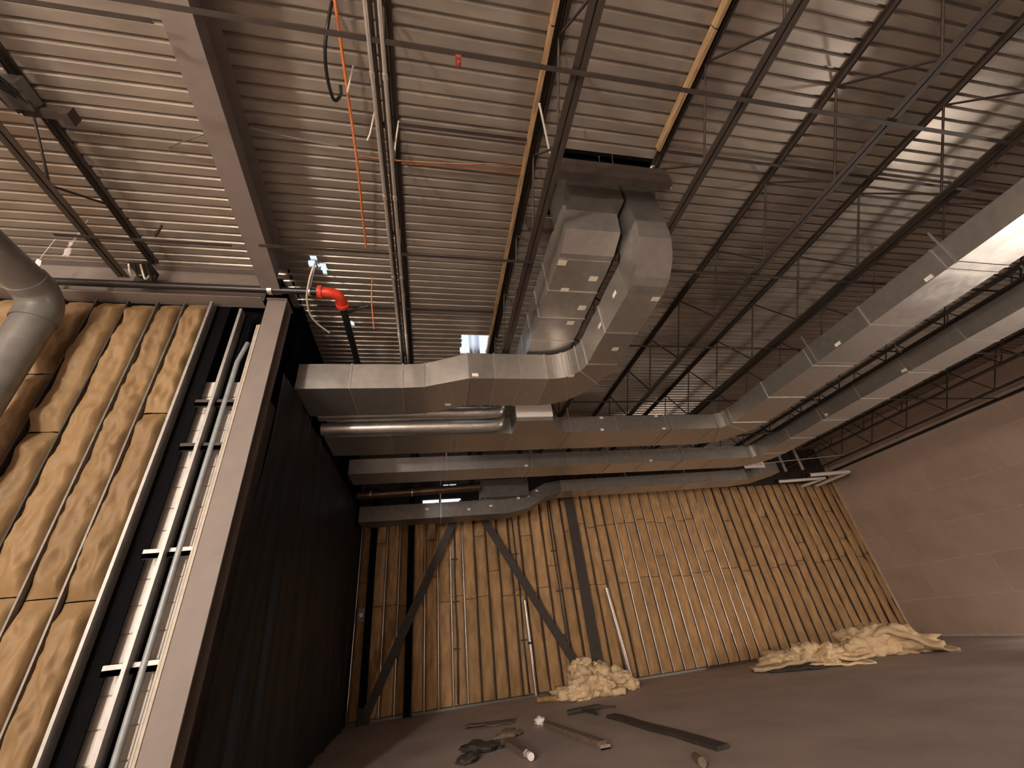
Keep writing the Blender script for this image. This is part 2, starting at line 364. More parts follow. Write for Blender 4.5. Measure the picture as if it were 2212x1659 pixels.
for (bx, bz), lab in (((-1.60, .12), 'dark diagonal steel brace sloping down left on far wall'), ((4.25, .12), 'dark diagonal steel brace sloping down right toward far wall column')):
    t = thing('diagonal_brace', lab, 'brace', (bx, 13.14, 0))
    link('tube_section', MB().bar((bx, 13.14, bz), (APX[0] + (.15 if bx > 0 else -.15), 13.14, 5.3), .22, .06, (0, 1, 0)), m_steel_dark, t)
    link('gusset_plate', MB().box((bx - .14, 13.145, 0), (bx + .14, 13.16, .34)), m_steel_dark, t)

# ------------------------------------------------------------------ bar joists
def angle_pair(y0, y1, z, flip):
    "two steel angles back to back; the flat legs at z"
    s = -1 if flip else 1; L = .058; g = .009; th = .006; mb = MB()
    for sx in (-1, 1):
        prof = [(sx*g, 0), (sx*(g+L), 0), (sx*(g+L), s*th), (sx*(g+th), s*th), (sx*(g+th), s*L), (sx*g, s*L)]
        mb.prism(prof, (0, y0, z), (0, y1, z))
    return mb
def make_joist(y0, y1, name, label, group, ZB=ZB):
    t = thing(name, label, 'joist', (0, y0, ZB), group)
    link('top_chord', angle_pair(y0, y1, ZD - .003, True), m_joist, t)
    link('bottom_chord', angle_pair(y0 + .3, y1 - .3, ZB - .02, False), m_joist, t)
    n0 = math.ceil((y0 - 1.47) / .61) + 1; n1 = math.floor((y1 - 1.47) / .61) - 1; first = {}
    for n in range(n0, n1):
        ya = 1.47 + n * .61; even = n % 2 == 0
        key = (even,)
        za, zb = (ZD - .04, ZB + .02) if even else (ZB + .02, ZD - .04)
        if key in first:
            o, yr = first[key]; c = o.copy(); C.objects.link(c); c.parent = t; c.location = (0, ya - yr, 0)
        else:
            o = link('web_bar', MB().tube([(0, ya, za), (0, ya + .61, zb)], .0135, 6), m_joist, t); first[key] = (o, ya)
    return t
def copy_joist(src, dx, label):
    r = src.copy(); C.objects.link(r); r.location = src.location + Vector((dx, 0, 0)); r['label'] = label
    for ch in list(src.children):
        if ch.name.startswith('nailer'): continue
        c = ch.copy(); C.objects.link(c); c.parent = r
    return r
JX = [-0.43, 1.285, 2.985, 4.75, 6.42, 8.12, 9.85, 11.6, 13.3, 15.0]
JL = ['dark bar joist with two pale conduits strapped under it, beside the wide roof beam',
      'bar joist with tan lit flange along its left, just left of the rooftop duct drop',
      'bar joist with tan lit flange right of rooftop duct drop, white wire hanging from it',
      'dark bar joist second to the right of the rooftop duct drop',
      'dark bar joist third to the right of the rooftop duct drop',
      'dark bar joist above the first long duct leg at right',
      'dark bar joist over the gap between the two long duct legs',
      'dark bar joist first beyond the two long duct legs toward right wall',
      'dark bar joist second beyond the two long duct legs toward right wall',
      'dark bar joist nearest to the brown right wall']
JG = 'roof bar joists'
j0 = make_joist(YB + .1, YF - .36, 'bar_joist', JL[0], JG)
joists = [j0] + [copy_joist(j0, JX[k] - JX[0], JL[k]) for k in range(1, len(JX))]
for k, j in enumerate(joists): j.location.x = JX[k]
jl = make_joist(YB + .1, YL - .12, 'bar_joist', 'short dark bar joist at upper left, ending over near insulated wall', JG, 6.14); jl.location.x = -4.0
def nailer(j, x, y0, y1, dx):  # tan strips paint the lamplight on the top chord's left leg
    yA = y0
    while yA < y1:
        yB2 = min(yA + random.uniform(1.3, 2.0), y1)
        o = link('nailer', MB().box((x + dx - .045, yA + .006, ZD - .115), (x + dx - .005, yB2 - .006, ZD - .008)), m_tan, None, 'tan strip painted as lit chord flange')
        o.parent = j; o.location = Vector(o.location) - Vector(j.location); yA = yB2
nailer(joists[1], JX[1], -2.0, 9.5, -.075); nailer(joists[2], JX[2], -2.0, 2.42, -.075)

# ------------------------------------------------------------------ bridging rows
def rod(y, z, x0, x1, label, r=.017):
    t = thing('bridging_angle', label, 'bridging', (x0, y, z), 'joist bridging rows')
    link('angle', MB().prism([(0, 0), (.038, 0), (.038, .005), (.005, .005), (.005, .038), (0, .038)], (x0, y, z), (x1, y, z)), m_steel_dark, t)
BZ = ZB - .062
rod(1.42, BZ, -2.6, 15.7, 'thin dark bridging line nearest the camera, crossing under all joists')
rod(2.50, ZD - .105, -.36, 1.15, 'thin dark bridging line just in front of rooftop opening, left of drop')
rod(2.43, ZD - .105, 3.06, 15.7, 'thin dark bridging line just in front of rooftop opening, right of drop')
rod(3.55, BZ, -1.95, 1.3, 'thin dark bridging line left of the rooftop duct drop, before the daylight gap')
rod(3.55, BZ, 3.06, 15.7, 'thin dark bridging line right of the rooftop duct drop')
rod(5.30, BZ, 3.06, 15.7, 'thin dark bridging line just in front of the big elbow level, right side')
rod(7.35, BZ, 3.06, 15.7, 'thin dark bridging line above the front long duct run')
rod(5.6, ZD - .105, -1.9, 1.15, 'thin dark bridging line by the daylight gap around the vent pipe')
rod(3.90, 6.06, -4.30, -2.45, 'thin dark bridging line at left, in front of near insulated wall')
rod(1.66, 6.06, -4.30, -2.2, 'thin dark bridging line at upper left corner')

# ------------------------------------------------------------------ ducts
def ring(cx, cy, cz, w, h, ang=0.0, tilt=0):
    "rectangle across a path heading ang (0 = +X) : corners low-left, low-right, high-right, high-left"
    sx, sy = math.sin(ang), -math.cos(ang)
    return [(cx + sx*w/2, cy + sy*w/2, cz), (cx - sx*w/2, cy - sy*w/2, cz), (cx - sx*w/2, cy - sy*w/2, cz + h), (cx + sx*w/2, cy + sy*w/2, cz + h)]
def seam(root, c, w, h, ang, m=m_duct_seam, th=.012, lip=.012):
    a = ring(c[0], c[1], c[2] - lip, w + 2*lip, h + 2*lip, ang); d = Vector((math.cos(ang), math.sin(ang), 0)) * th
    return link('joint_flange', MB().sweep([[Vector(p) - d for p in a], [Vector(p) + d for p in a]]), m, root)
def strap(root, c, w, h, ang, top):
    mb = MB(); sx, sy = math.sin(ang), -math.cos(ang); hw = w / 2 + .012
    for s in (1, -1):
        p = (c[0] + sx*hw*s, c[1] + sy*hw*s, c[2] - .01); mb.bar(p, (p[0], p[1], top), .028, .006, (sx, sy, 0))
    mb.bar((c[0] + sx*hw, c[1] + sy*hw, c[2] - .012), (c[0] - sx*hw, c[1] - sy*hw, c[2] - .012), .028, .006)
    link('hanger_strap', mb, m_duct_seam, root)
def run(root, p, q, w, h, step, hang=True, m=m_duct, every=1):
    "straight duct from p to q in sheet-metal sections with flanged joints; p,q = centre of the bottom"
    p = Vector(p); q = Vector(q); d = q - p; L = d.length; ang = math.atan2(d.y, d.x); n = max(1, round(L / step))
    for i in range(n):
        a = p + d * (i / n); b = p + d * ((i + 1) / n); mid = (a + b) / 2; u = d.normalized() * .02
        # faintly dished sheet metal (cross-broken panels)
        link('duct_section', MB().sweep([ring(*a, w, h, ang), ring(mid.x, mid.y, mid.z - .004, w + .010, h + .006, ang), ring(*b, w, h, ang)]), m, root)
        if i: seam(root, a, w, h, ang, m_duct_seam if m is m_duct else m)
        if hang and i and i % 2 == 0:
            c = a + d.normalized() * .12; strap(root, c, w, h, ang, ZB - .066)
def tag_on(root, x, y, z, ax, s=.06):
    mb = MB(); t_ = .004
    if ax == 'y': mb.box((x - s, y, z - s * .6), (x + s, y - t_, z + s * .6))
    elif ax == 'z': mb.box((x - s, y - s * .7, z), (x + s, y + s * .7, z - t_))
    else: mb.box((x, y - s, z - s * .6), (x - t_, y + s, z + s * .6))
    link('tape_patch', mb, m_paper, root, 'small pale tape patch')

# D1: run with an offset, big radius elbow toward the camera, then a riser through the roof
ZL = 5.10
d1 = thing('supply_duct', 'large galvanised duct from black plastic wall, curving toward the camera and up to roof', 'duct', (0, 6.0, ZL))
W1 = .92; H1 = .46
run(d1, (-2.05, 6.22, ZL), (-.45, 6.20, ZL), W1, H1, .80, True)
link('duct_section', MB().sweep([ring(-.45, 6.2, ZL, W1, H1), ring(-.1, 6.17, ZL, W1, H1)]), m_duct, d1)
link('offset_section', MB().sweep([ring(-.1, 6.17, ZL, W1, H1), ring(.62, 6.0, ZL + .06, W1, H1 + .04)]), m_duct, d1)
seam(d1, (-.45, 6.2, ZL), W1, H1, 0); seam(d1, (-.1, 6.17, ZL), W1, H1, 0); seam(d1, (.62, 6.0, ZL + .06), W1, H1 + .04, 0)
run(d1, (.62, 6.0, ZL + .06), (1.95, 5.98, ZL + .04), W1, H1 + .04, .45, False)
# elbow: heading turns from +X to -Y, narrowing from 0.92 to 0.52 wide
secs = []; N = 14
inner0 = Vector((1.95, 5.52)); outer0 = Vector((1.95, 6.44)); 
for i in range(N + 1):
    a = math.pi / 2 * i / N
    pin = Vector((1.95 + .52 * math.sin(a), 5.02 + .50 * math.cos(a)))
    pou = Vector((1.95 + 1.02 * math.sin(a), 5.02 + 1.42 * math.cos(a)))
    zb = ZL + .04 - .04 * i / N
    secs.append([(pin.x, pin.y, zb), (pou.x, pou.y, zb), (pou.x, pou.y, zb + .50), (pin.x, pin.y, zb + .50)])
link('elbow', MB().sweep(secs), m_duct, d1)
for i in (5, 10):
    r_ = secs[i]; c0 = (Vector(r_[0]) + Vector(r_[1])) / 2; wv = (Vector(r_[0]) - Vector(r_[1])); ang = math.atan2(wv.x, -wv.y)
    seam(d1, c0, wv.length, .5, ang, th=.010, lip=.012)
seam(d1, (1.95, 5.98, ZL + .04), W1, .5, 0)
run(d1, (2.72, 5.02, ZL), (2.72, 3.42, ZL), .50, .50, .8, False)
seam(d1, (2.72, 5.02, ZL), .5, .5, -math.pi / 2)
# rounded heel up into the riser
secs = []
for i in range(9):
    a = math.pi / 2 * i / 8; cy, cz = 3.42, ZL + .62
    lo = (cy - .62 * math.sin(a), cz - .62 * math.cos(a)); hi = (cy - .12 * math.sin(a), cz - .12 * math.cos(a))
    xr = 2.97 - .09 * i / 8; secs.append([(2.47, lo[0], lo[1]), (xr, lo[0], lo[1]), (xr, hi[0], hi[1]), (2.47, hi[0], hi[1])])
link('heel_elbow', MB().sweep(secs), m_duct, d1)
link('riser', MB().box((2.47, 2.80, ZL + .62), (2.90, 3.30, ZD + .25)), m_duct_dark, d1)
for x_, y_, z_, ax in ((.72, 5.53, 5.22, 'y'), (2.30, 5.35, 5.09, 'z'), (2.90, 3.5, 5.095, 'z'), (2.78, 4.6, 5.095, 'z'), (.3, 6.3, 5.09, 'z'), (2.465, 4.3, 5.3, 'x'), (2.465, 3.7, 5.35, 'x')): tag_on(d1, x_, y_, z_, ax, .05)

# D0: companion duct beside it, passing over and dropping to the second run
d0 = thing('return_duct', 'square galvanised duct left of the big elbow, dropping from roof and passing over', 'duct', (2.0, 4.5, 5.66))
run(d0, (2.03, 3.45, 5.69), (2.03, 6.92, 5.69), .74, .56, .58, False)
link('heel_section', MB().sweep([[(1.66, 2.98, 6.16), (2.40, 2.98, 6.16), (2.40, 3.45, 6.22), (1.66, 3.45, 6.22)], [(1.66, 3.05, 5.80), (2.40, 3.05, 5.80), (2.40, 3.45, 5.9), (1.66, 3.45, 5.9)], [(1.66, 3.35, 5.69), (2.40, 3.35, 5.69), (2.40, 3.46, 5.70), (1.66, 3.46, 5.70)]]), m_duct, d0)
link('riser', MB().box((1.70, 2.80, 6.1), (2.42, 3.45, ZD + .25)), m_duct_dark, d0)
link('drop_box', MB().box((1.66, 6.92, 5.14), (2.40, 7.50, 6.22)), m_duct, d0)
link('drop_face', MB().box((1.655, 6.905, 5.14), (2.405, 6.92, 5.46)), m_white, d0, 'white painted face of the drop box')
for x_, y_ in ((1.9, 4.0), (2.25, 3.75), (2.28, 4.35), (1.72, 3.5), (2.2, 4.7)): tag_on(d0, x_, y_, 5.683, 'z', .06)

# D2 and D3: parallel runs with radius elbows toward the camera
def ell_duct(root, xs, yc, xl, yend, w, h, wl_, step, z=ZL):
    "X run at yc from xs, quarter bend, then leg at xl heading to -Y"
    rin = .28; rc = rin + w / 2
    bx = xl - rin - wl_ / 2; by = yc - w / 2 - rin
    run(root, (xs, yc, z), (bx, yc, z), w, h, step)
    secs = []
    for i in range(11):
        a = math.pi / 2 * i / 10; ww = rin + w + (wl_ - w) * i / 10
        secs.append([(bx + rin * math.sin(a), by + rin * math.cos(a), z), (bx + ww * math.sin(a), by + ww * math.cos(a), z),
                     (bx + ww * math.sin(a), by + ww * math.cos(a), z + h), (bx + rin * math.sin(a), by + rin * math.cos(a), z + h)])
    link('elbow', MB().sweep(secs), m_duct, root)
    for i in (3, 7):
        r_ = secs[i]; c0 = (Vector(r_[0]) + Vector(r_[1])) / 2; wv = Vector(r_[0]) - Vector(r_[1])
        seam(root, c0, wv.length, h, math.atan2(wv.x, -wv.y), th=.02)
    seam(root, (bx, yc, z), w, h, 0); seam(root, (xl, by, z), wl_, h, -math.pi / 2)
    run(root, (xl, by, z), (xl, yend, z), wl_, h, step)
d2 = thing('supply_duct', 'front long duct run bending toward the camera, with the broad pale leg at right', 'duct', (4, 8, ZL))
ell_duct(d2, -2.0, 8.03, 7.24, -4.2, .92, .36, .90, 1.18)
link('shoe_fitting', MB().sweep([[(1.66, 6.93, 5.06), (2.40, 6.93, 5.06), (2.40, 6.93, 5.14), (1.66, 6.93, 5.14)], [(1.66, 7.56, 5.05), (2.75, 7.56, 5.05), (2.75, 7.56, 5.45), (1.66, 7.56, 5.45)]]), m_duct, d2)
d3 = thing('supply_duct', 'second long duct run bending toward the camera, leg nearest the brown right wall', 'duct', (4, 10, ZL))
ell_duct(d3, -1.9, 10.02, 9.62, -4.2, .78, .36, .78, 1.05)
for x_, z_ in ((3.75, 5.42), (3.7, 5.13), (5.1, 5.44), (5.2, 5.12)): tag_on(d2, x_, 7.565, z_, 'y', .04)
for y_ in (4.4, 2.9): tag_on(d2, 6.78, y_, 5.14, 'x', .05)
for x_ in (2.4, 5.9): tag_on(d3, x_, 9.62, 5.13, 'y', .04)
for y_ in (7.1, 5.2): tag_on(d3, 9.22, y_, 5.16, 'x', .05)
d4 = thing('supply_duct', 'narrow duct run along far wall with a sloping step down at left', 'duct', (5, 12.3, ZL))
run(d4, (4.0, 12.28, ZL), (10.3, 12.12, ZL), .74, .34, 1.05)
link('elbow', MB().sweep([ring(10.3, 12.12, ZL, .74, .34, -.03), ring(10.75, 11.95, ZL, .74, .34, -.7), ring(10.95, 11.5, ZL, .7, .34, -1.5), ring(10.95, 11.1, ZL, .7, .34, -1.57)]), m_duct, d4)
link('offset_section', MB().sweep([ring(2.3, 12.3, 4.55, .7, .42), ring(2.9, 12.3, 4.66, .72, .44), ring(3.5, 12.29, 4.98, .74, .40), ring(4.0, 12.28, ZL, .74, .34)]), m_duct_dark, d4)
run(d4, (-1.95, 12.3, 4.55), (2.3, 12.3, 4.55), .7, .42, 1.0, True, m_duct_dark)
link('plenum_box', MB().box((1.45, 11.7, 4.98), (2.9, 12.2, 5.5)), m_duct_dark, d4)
for x_, z_ in ((-.1, 4.8), (1.1, 4.72), (1.75, 4.78), (2.6, 4.95), (3.2, 5.15), (2.9, 5.0), (1.6, 5.0)): tag_on(d4, x_, 11.93 if x_ < 2.3 else 11.9, z_, 'y', .045)

# round ducts
def round_duct(label, pts, r, joints, m=m_duct):
    t = thing('round_duct', label, 'duct', pts[0])
    link('pipe', MB().tube(curve_pts(pts, 5), r, 18), m, t)
    for p, q in joints: link('collar', MB().tube([p, q], r + .010, 18), m_duct_seam, t)
    return t
def jx(y, z, xs): return [((x_ - .02, y, z), (x_ + .02, y, z)) for x_ in xs]
round_duct('upper slim round metal duct just behind the large duct with elbow', [(-1.98, 6.95, 5.27), (0, 6.95, 5.28), (1.18, 6.95, 5.28), (1.33, 6.95, 5.36), (1.37, 6.95, 5.50), (1.37, 6.95, 5.64)], .115, jx(6.95, 5.278, (-.9, .2, .95)))
round_duct('lower shiny round metal duct ending in an elbow by the white box face', [(-1.98, 7.28, 5.14), (0, 7.28, 5.15), (1.15, 7.28, 5.15), (1.36, 7.28, 5.22), (1.41, 7.28, 5.42), (1.41, 7.28, 5.64)], .12, jx(7.28, 5.148, (-1.0, -.3, .5)))
round_duct('bronze round duct high before the far wall window', [(-1.95, 11.45, 5.14), (0, 11.45, 5.18), (1.4, 11.45, 5.22)], .105, jx(11.45, 5.16, (-1.6, -.5)), m_bronze)

# ------------------------------------------------------------------ header frame at the roof opening, vent pipe in the roof gap
t = thing('roof_curb', 'dark frame around the roof opening where the two ducts drop in', 'frame', (2.1, 2.5, 6.3))
link('header', MB().box((1.37, 2.46, 6.02), (2.90, 2.56, 6.30)), m_steel_dark, t)
link('header', MB().box((1.37, 3.56, 6.46), (2.90, 3.62, 6.70)), m_steel_dark, t)
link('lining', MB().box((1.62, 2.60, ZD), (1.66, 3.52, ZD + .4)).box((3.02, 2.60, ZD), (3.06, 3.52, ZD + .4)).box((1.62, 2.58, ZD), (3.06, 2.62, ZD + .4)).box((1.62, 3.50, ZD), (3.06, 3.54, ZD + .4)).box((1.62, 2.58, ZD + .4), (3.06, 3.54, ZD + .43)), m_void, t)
t = thing('vent_pipe', 'pinkish metal vent pipe rising through daylight gap in the roof', 'pipe', (.90, 6.75, 5.7))
link('pipe', MB().tube([(.90, 6.75, 5.75), (.90, 6.75, 7.6)], .11, 18), m_duct, t)
link('collar', MB().tube([(.90, 6.75, 6.1), (.90, 6.75, 6.16)], .125, 18), m_duct_seam, t)

# ------------------------------------------------------------------ fat round pipe at left
t = thing('fat_round_pipe', 'fat grey round pipe elbowing down in front of near insulated wall', 'pipe', (-4.63, 4.5, 0))
link('pipe', MB().tube([(-4.63, YB + .2, 5.66), (-4.63, 4.2, 5.66)], .19, 24), m_fat, t)
link('elbow', MB().tube(curve_pts([(-4.63, 4.2, 5.66), (-4.63, 4.38, 5.64), (-4.63, 4.52, 5.52), (-4.63, 4.55, 5.3)], 6), .205, 24), m_fat, t)
link('pipe', MB().tube([(-4.63, 4.55, 5.3), (-4.63, 4.55, 0)], .19, 24), m_fat, t)

# ------------------------------------------------------------------ sprinkler main
t = thing('sprinkler_pipe', 'black sprinkler main with red elbow along the top of near insulated wall', 'pipe', (-5.2, 4.75, 6.2))
link('pipe', MB().tube([(-7.8, 4.80, 6.20), (-1.60, 4.80, 6.22)], .05, 14), m_black, t)
link('pipe', MB().tube([(-1.36, 5.05, 6.22), (-1.36, 9.0, 6.22)], .055, 14), m_black, t)
link('red_elbow', MB().tube(curve_pts([(-1.64, 4.80, 6.22), (-1.48, 4.81, 6.22), (-1.38, 4.88, 6.22), (-1.36, 5.06, 6.22)], 5), .078, 16)
     .tube([(-1.66, 4.80, 6.22), (-1.60, 4.80, 6.22)], .098, 16).tube([(-1.36, 5.03, 6.22), (-1.36, 5.09, 6.22)], .098, 16), m_red, t, 'bright red grooved elbow')
link('coupling', MB().tube([(-2.34, 4.80, 6.215), (-2.28, 4.80, 6.215)], .068, 14), m_conduit, t)
link('coupling', MB().tube([(-1.80, 4.80, 6.219), (-1.76, 4.80, 6.219)], .068, 14), m_conduit, t)
link('pipe_hanger', MB().tube([(-1.78, 4.80, 6.27), (-1.78, 4.80, ZD)], .01, 6), m_conduit, t)
link('side_branch', MB().tube([(-1.36, 5.3, 6.25), (-1.1, 5.25, 6.35), (-1.0, 5.22, 6.36)], .02, 8), m_black, t)

# ------------------------------------------------------------------ conduits under the first joist
for dx, lab in ((-.052, 'left of two pale conduits strapped under the first joist'), (.052, 'right of two pale conduits strapped under the first joist')):
    x_ = JX[0] + dx; t = thing('conduit', lab, 'conduit', (x_, 0, 5.68), 'conduits under the first joist')
    link('pipe', MB().tube([(x_, YB + .3, 5.695), (x_, 8.6, 5.695)], .018, 10), m_conduit, t)
    for yk in (.6, 1.62, 2.75, 3.9, 5.1, 6.3):
        link('coupling', MB().tube([(x_, yk, 5.695), (x_, yk + .05, 5.695)], .024, 10), m_conduit, t)

# ------------------------------------------------------------------ far wall pipes with couplings, box
for X, zt, zb_, lab in ((.72, 4.6, .1, 'thin dark pipe on far wall under the chevron apex'), (2.62, 5.3, .1, 'thin dark pipe on far wall left of the right brace foot'), (3.88, 5.3, .3, 'thin dark pipe on far wall nearest the dark column')):
    t = thing('wall_pipe', lab, 'pipe', (X, 13.36, zb_), 'thin pipes on the far wall')
    link('pipe', MB().tube(curve_pts([(X + random.uniform(-.02, .02), 13.36, z_) for z_ in (zb_, 1.5, 2.7, 3.9, zt)], 4), .022, 8), m_black, t)
    for z_ in (1.3, 2.45, 3.6): link('clamp', MB().box((X - .09, 13.34, z_), (X + .09, 13.40, z_ + .03)), m_steel_dark, t)
t = thing('light_pipe', 'pale vertical pipe standing at far wall right of dark column', 'pipe', (5.55, 13.27, 0))
link('pipe', MB().tube([(5.55, 13.27, .05), (5.35, 13.27, 2.4)], .07, 12), m_conduit, t); link('foot', MB().box((5.46, 13.19, 0), (5.66, 13.35, .05)), m_steel_dark, t)
t = thing('light_pipe', 'pale short pipe leaning on far wall left of brace foot', 'pipe', (2.78, 13.33, 0))
link('pipe', MB().tube([(2.78, 13.28, .02), (2.74, 13.28, 2.3)], .05, 12), m_conduit, t); link('collar', MB().tube([(2.765, 13.28, 1.2), (2.765, 13.28, 1.26)], .06, 12), m_steel_dark, t)
t = thing('electrical_box', 'small square electrical box between studs at left of far wall', 'box', (-1.80, 13.33, 2.2))
link('box_body', MB().box((-1.96, 13.30, 2.2), (-1.78, 13.38, 2.55)), m_duct_dark, t); link('knockout', MB().tube([(-1.87, 13.295, 2.38), (-1.87, 13.31, 2.38)], .05, 14), m_stud, t)

# ------------------------------------------------------------------ wall-top pipe on right wall, white tubes, plate, cable
solo('wall_pipe', MB().tube([(XR - .06, YB + .2, 5.72), (XR - .06, 8, 5.72), (XR - .06, 13.2, 5.66)], .045, 10), m_black, 'black pipe running along the top of brown right wall', 'pipe')
t = thing('white_tube', 'inner white tube bent in a hairpin high in the far right corner', 'pipe', (12.9, 12.5, 5.2), 'white tubes in the far right corner')
link('pipe', MB().tube(curve_pts([(12.5, 12.55, 5.2), (13.4, 12.5, 5.2), (14.3, 12.4, 5.2), (14.42, 12.5, 5.2), (14.3, 13.37, 5.2)], 5), .055, 12), m_white, t); link('cap', MB().tube([(12.42, 12.55, 5.2), (12.5, 12.55, 5.2)], .065, 12), m_black, t)
t = thing('white_tube', 'outer white tube bent in a hairpin high in the far right corner', 'pipe', (13.3, 11.9, 5.2), 'white tubes in the far right corner')
link('pipe', MB().tube(curve_pts([(13.3, 11.95, 5.2), (14.1, 11.88, 5.2), (14.75, 11.8, 5.2), (14.92, 11.95, 5.2), (15.0, 13.37, 5.2)], 5), .065, 12), m_white, t); link('cap', MB().tube([(13.22, 11.95, 5.2), (13.3, 11.95, 5.2)], .075, 12), m_black, t)
link('hanger_wire', MB().tube([(14.2, 11.87, 5.2), (14.2, 11.87, 6.755)], .008, 6), m_black, t)
t = thing('label_plate', 'white plate with faint pink print hanging at the end of far duct', 'sign', (10.7, 11.0, 5.35))
link('plate', MB().box((9.95, 10.98, 5.24), (10.72, 11.0, 5.47)), m_white, t)
for k in range(9): link('print_mark', MB().box((10.06 + k * .066, 10.976, 5.31), (10.06 + k * .066 + (.05 if k % 3 else .03), 10.98, 5.31 + (.09 if k % 2 else .07))), m_ink, t)
link('wire', MB().tube([(10.2, 10.99, 5.46), (10.2, 11.0, 6.755)], .006, 6), m_black, t)
solo('thin_rod', MB().tube([(10.70, 10.985, 5.38), (12.3, 10.95, 5.45), (13.9, 10.9, 5.52)], .016, 8), m_conduit, 'thin pale rod reaching right from the white plate', 'rod')
solo('black_cable', MB().tube(curve_pts([(8.2, 8.9, 5.47), (8.7, 8.62, 5.40), (9.05, 8.45, 5.38), (9.14, 7.6, 5.42), (9.15, 5.6, 5.44), (9.12, 2.9, 5.42), (9.1, -.5, 5.44)], 6), .024, 8), m_black, 'thick black cable running along the side of the right duct leg', 'cable')
for X, Y in ((11.85, 11.4), (12.45, 11.3)): 
    solo('pipe_stub', MB().tube([(X, Y, 5.2), (X, Y, 6.75)], .06, 10), m_duct, 'short grey pipe stub above the white tubes, %s' % ('left one' if X < 12 else 'right one'), 'pipe')

# ------------------------------------------------------------------ loose cables and strings under the deck
def cable(name, label, pts, r, m, cat='cable'): return solo(name, MB().tube(curve_pts(pts, 5), r, 8), m, label, cat)
cable('orange_cable', 'long orange cable hanging under the deck between wide beam and pale conduits', [(-.83, -1.0, 6.66), (-.85, 1.0, 6.64), (-.86, 2.05, 6.62), (-.87, 2.91, 6.60), (-.91, 3.67, 6.63), (-.94, 4.29, 6.66)], .015, m_orange)
cable('orange_string', 'short orange string dangling in front of the dark gap by the red elbow', [(-.93, 4.9, 6.70), (-.92, 5.0, 6.3), (-.90, 5.2, 6.02), (-.88, 5.25, 5.9)], .009, m_orange)
cable('orange_cable', 'faint reddish cable lying across the deck ribs between the first two joists', [(-.85, 2.93, 6.70), (-.39, 2.93, 6.69), (.4, 2.87, 6.66), (.8, 2.83, 6.67), (1.2, 2.86, 6.69)], .010, m_copper)
cable('orange_cable', 'second faint reddish cable just behind the first across the deck ribs', [(-.36, 2.97, 6.70), (.3, 2.93, 6.68), (1.2, 2.95, 6.70)], .008, m_copper)
cable('black_cable_loop', 'black cable hanging in an open hook beside the orange cable', [(-.90, 1.52, 6.72), (-.92, 1.60, 6.5), (-.97, 1.77, 6.42), (-1.0, 2.0, 6.42), (-.98, 2.22, 6.44), (-.92, 2.20, 6.52), (-.91, 2.12, 6.55)], .017, m_black)
cable('cream_wire', 'pale wire bowing down from daylight hole in front of black plastic', [(-1.70, 4.72, 6.74), (-1.60, 4.30, 6.28), (-1.69, 4.47, 6.10), (-1.80, 4.84, 6.07), (-1.82, 5.27, 6.09), (-1.65, 5.63, 6.11)], .013, m_cream)
cable('cream_wire', 'thin pale stick wire beside upper orange cable', [(-.78, 1.99, 6.70), (-.86, 2.2, 6.58)], .010, m_cream)
cable('cream_wire', 'short pale wire end left of the pale conduits', [(-.62, 2.42, 6.72), (-.68, 2.60, 6.62), (-.72, 2.67, 6.58)], .010, m_cream)
cable('cream_wire', 'short pale wire end right of the pale conduits', [(-.36, 2.48, 6.72), (-.40, 2.66, 6.64), (-.43, 2.84, 6.58)], .010, m_cream)
cable('cream_wire', 'straight pale wire standing off joist with tan strip left of duct drop', [(1.14, 1.95, 6.35), (1.37, 2.42, 6.30)], .012, m_cream)
cable('cream_wire', 'white curled wire hanging from joist right of the rooftop duct drop', [(2.92, 2.62, 6.66), (2.76, 2.52, 6.42), (2.86, 2.60, 6.38), (2.98, 2.68, 6.36), (3.14, 2.73, 6.38)], .013, m_white)
for i, (a, b) in enumerate((((2.06, 2.50, 6.5), (2.23, 2.72, 6.62)), ((2.21, 2.44, 6.5), (2.42, 2.76, 6.62)))):
    cable('thin_string', 'thin reddish string above the roof opening header, %s of two' % ('left' if i == 0 else 'right'), [a, ((a[0]+b[0])/2, (a[1]+b[1])/2 + .02, 6.57), b], .006, m_copper)
cable('thin_rod', 'thin dark rod crossing from wide beam toward the pale conduits', [(-1.93, 2.66, 6.55), (-1.5, 2.75, 6.60), (-1.07, 2.82, 6.66)], .010, m_steel)
cable('thin_wire', 'thin brown wire poking left out of the wide roof beam', [(-2.97, 3.1, 6.75), (-2.75, 2.95, 6.62), (-2.36, 2.74, 6.5)], .007, m_wood)
cable('dark_stick', 'short dark stick under left deck between short joist and wide beam', [(-3.68, 4.31, 6.755), (-3.66, 4.30, 6.64), (-3.47, 4.09, 6.6)], .016, m_steel_dark)
solo('red_hanger', MB().box((.20, 1.40, 5.62), (.245, 1.47, 5.67)).box((.215, 1.42, 5.57), (.235, 1.45, 5.62)), m_dullred, 'tiny red hanger clip on nearest bridging line', 'clip')
for k, (x_, y_, z_, s) in enumerate(((-4.42, 4.2, 6.28, .035), (-4.51, 4.30, 6.24, .06), (-5.0, 4.55, 6.28, .05))):
    lab = ('small white paper scrap near short joist end, upper one', 'larger white paper scrap near short joist end, lower one', 'white paper scrap just above the fat round pipe')[k]
    solo('paper_scrap', MB().grid(lambda u, v: (x_ + (u - .5) * s * 1.2 + .01 * math.sin(v * 5), y_ + .012 * math.sin(u * 6 + k), z_ + (v - .5) * s * 2.4), 4, 6)
         .tube([(x_, y_, z_ + s), (x_ + .01, y_, ZD)], .003, 5), m_white, lab, 'paper')
